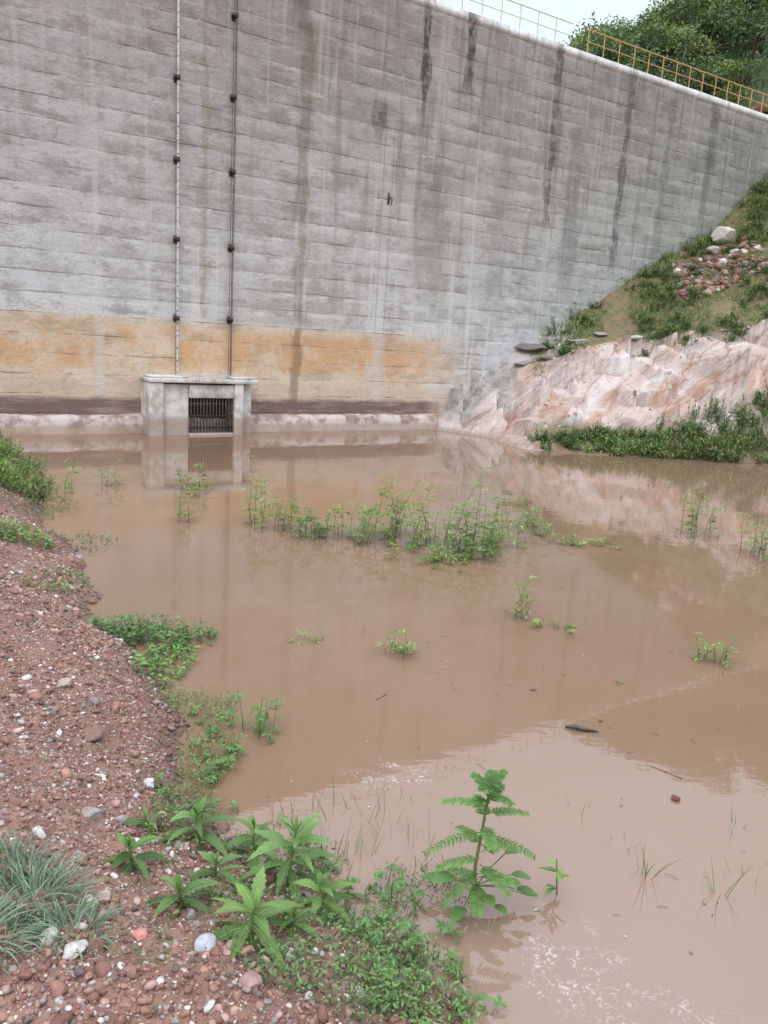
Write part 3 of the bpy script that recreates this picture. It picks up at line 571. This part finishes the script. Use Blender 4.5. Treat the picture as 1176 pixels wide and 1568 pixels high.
def tuft(acc,x,y,r,n,L,hue,w=.004,z=None,up=.9,dr=.5):
    an=R.uniform(0,6.28,n); rr_=r*np.sqrt(R.rand(n)); px=x+rr_*np.cos(an);py=y+rr_*np.sin(an); pz=np.maximum(gz(px,py),-.02) if z is None else np.full(n,z)
    D_=np.stack([np.cos(an)*.6+R.randn(n)*.35,np.sin(an)*.6+R.randn(n)*.35,np.full(n,up)],-1)
    leaves(acc,np.stack([px,py,pz],-1),D_,np.stack([np.cos(an),np.sin(an),0*an],-1),L*R.uniform(.5,1.15,n),w,hue*R.uniform(.65,1.35,(n,1)),dr,.3,np.array([.8,1,.85,.55,.08]))
a=Acc()
for p in ((-.95,1.95,.12,260,.2),(-1.08,2.1,.08,120,.17),(-.78,1.82,.1,120,.15),(-1.0,1.72,.12,160,.17)): tuft(a,*p,np.array([.19,.28,.18]),.0045)
a.build('grass_tuft',M_leaf)
a=Acc()
for k in range(150):
    x=R.uniform(-2.,.2); y=R.uniform(1.7,5.)
    if sdist(np.array([x]),np.array([y]),SH)[0]<-.02: continue
    tuft(a,x,y,.03,R.randint(4,11),R.uniform(.04,.1),np.array([.19,.21,.09]),.0022)
a.build('sparse_grass',M_leaf)
for (x,y,n,L,s) in ((1.12,2.7,9,.26,.03),(1.35,2.57,8,.24,.05),(1.09,2.9,4,.15,.05),(1.5,2.7,5,.16,.05),(.22,2.78,10,.24,.12),(.1,2.9,10,.22,.12),(-.1,2.85,14,.24,.18),(1.63,3.05,5,.12,.04),(.95,3.1,4,.12,.05),(-.3,3.05,9,.18,.15),(1.6,2.45,5,.14,.08),(.2,3.2,4,.13,.1),(-.05,2.6,16,.22,.15)):
    a=Acc(); tuft(a,x,y,s,n,L,np.array([.18,.24,.09]),.0036,-.02,1.6,.25); a.build('sedge',M_leaf)
# ------------------------------------------------------------ floating debris
Mw=mat_plain('wet_wood',(.035,.028,.025),(.09,.06,.045),.5)
a=Acc(); tube(a,[(1.05,3.87,.005),(1.09,3.845,.02),(1.15,3.84,.012),(1.22,3.83,.008)],[.006,.013,.012,.003],(1,1,1),8); a.build('floating_stick',Mw,True)
a=Acc()
for k in range(34):
    x=R.uniform(-.4,2.4); y=R.uniform(2.4,7.); l=R.uniform(.02,.07); an=R.uniform(0,3.1); tube(a,[(x,y,.003),(x+l*.5*math.cos(an),y+l*.5*math.sin(an),.006),(x+l*math.cos(an+.2),y+l*math.sin(an+.2),.002)],[.001,.0013,.0008],(1,1,1),4)
for p in (((.02,4.05),(.08,4.13)),((1.4,3.52),(1.52,3.42))): tube(a,[(*p[0],.004),(*p[1],.004)],.002,(1,1,1),5)
a.build('floating_twigs',mat_plain('dry_twig',(.10,.06,.04),(.2,.13,.08)))
a=Acc(); n=180; x=R.uniform(-.6,3.2,n); y=R.uniform(2.2,8.5,n); leaves(a,np.stack([x,y,np.full(n,.004)],-1),np.concatenate([R.randn(n,2),np.zeros((n,1))],1),(0,0,1.),R.uniform(.006,.022,n),R.uniform(.004,.01,n),PAL[R.randint(0,8,n)]*1.1,0,.1,np.array([.3,1,.2]),True)
leaves(a,[(1.40,3.23,.006)],[(1,.3,0)],(0,0,1.),.05,.045,(.17,.05,.06),0,.3); leaves(a,[(.93,4.3,.006)],[(1,.2,0)],(0,0,1.),.045,.02,(.16,.07,.05),0,.3); leaves(a,[(1.25,3.95,.006)],[(1,.8,0)],(0,0,1.),.035,.02,(.16,.07,.05),0,.3)
a.build('floating_leaves',M_leaf)
# ------------------------------------------------------------ world, sun, camera
w=bpy.data.worlds.new('World'); sc.world=w; w.use_nodes=True; nt=w.node_tree; nt.nodes.clear()
EV,RO=math.radians(48),math.radians(195)
def wn_(ty,**k):
    n=nt.nodes.new(ty)
    for a_,b_ in k.items(): setattr(n,a_,b_)
    return n
sky=wn_('ShaderNodeTexSky'); sky.sky_type='NISHITA'; sky.sun_disc=False; sky.sun_elevation=EV; sky.sun_rotation=RO; sky.air_density=1.; sky.dust_density=3.; sky.ozone_density=1.
tc=wn_('ShaderNodeTexCoord'); sp=wn_('ShaderNodeSeparateXYZ'); nt.links.new(tc.outputs['Generated'],sp.inputs[0])
rp=wn_('ShaderNodeValToRGB'); nt.links.new(sp.outputs[2],rp.inputs[0])
e=rp.color_ramp.elements; e[0].position=0.; e[0].color=(.42,.46,.49,1); e[1].position=1.; e[1].color=(.985,.99,1.07,1)
m_=rp.color_ramp.elements.new(.40); m_.color=(.38,.45,.49,1); m2=rp.color_ramp.elements.new(.58); m2.color=(.90,.93,1.10,1)
sc_n=wn_('ShaderNodeVectorMath',operation='SCALE'); sc_n.inputs['Scale'].default_value=16.6; nt.links.new(rp.outputs[0],sc_n.inputs[0])
no=wn_('ShaderNodeTexNoise'); no.inputs['Scale'].default_value=2.2; no.inputs['Detail'].default_value=5; nt.links.new(tc.outputs['Generated'],no.inputs['Vector'])
mp=wn_('ShaderNodeMapRange'); mp.inputs['From Min'].default_value=.3; mp.inputs['From Max'].default_value=.6; mp.inputs['To Min'].default_value=.82; mp.inputs['To Max'].default_value=.97; nt.links.new(no.outputs[0],mp.inputs['Value'])
mx=wn_('ShaderNodeMix',data_type='RGBA'); nt.links.new(mp.outputs[0],mx.inputs[0]); nt.links.new(sky.outputs[0],mx.inputs[6]); nt.links.new(sc_n.outputs[0],mx.inputs[7])
bgd=wn_('ShaderNodeBackground'); bgd.inputs[1].default_value=.15; ow=wn_('ShaderNodeOutputWorld')
nt.links.new(mx.outputs[2],bgd.inputs[0]); nt.links.new(bgd.outputs[0],ow.inputs[0])
sl=bpy.data.lights.new('sun','SUN'); sl.energy=.9; sl.angle=math.radians(16); sl.color=(1,.975,.94); so=link(bpy.data.objects.new('sun',sl))
dv=Vector((math.sin(RO)*math.cos(EV),math.cos(RO)*math.cos(EV),math.sin(EV))); so.rotation_euler=dv.to_track_quat('Z','Y').to_euler()
cd=bpy.data.cameras.new('camera'); cd.sensor_fit='VERTICAL'; cd.sensor_height=36; cd.lens=27.45; cd.clip_start=.05; cd.clip_end=2000
co=link(bpy.data.objects.new('camera',cd)); co.matrix_world=Matrix.Translation((0,0,2))@Matrix.Rotation(math.radians(90-12.708),4,'X')@Matrix.Rotation(math.radians(3.584),4,'Z'); sc.camera=co
sc.view_settings.view_transform='Standard'; sc.view_settings.look='None'; sc.view_settings.exposure=0
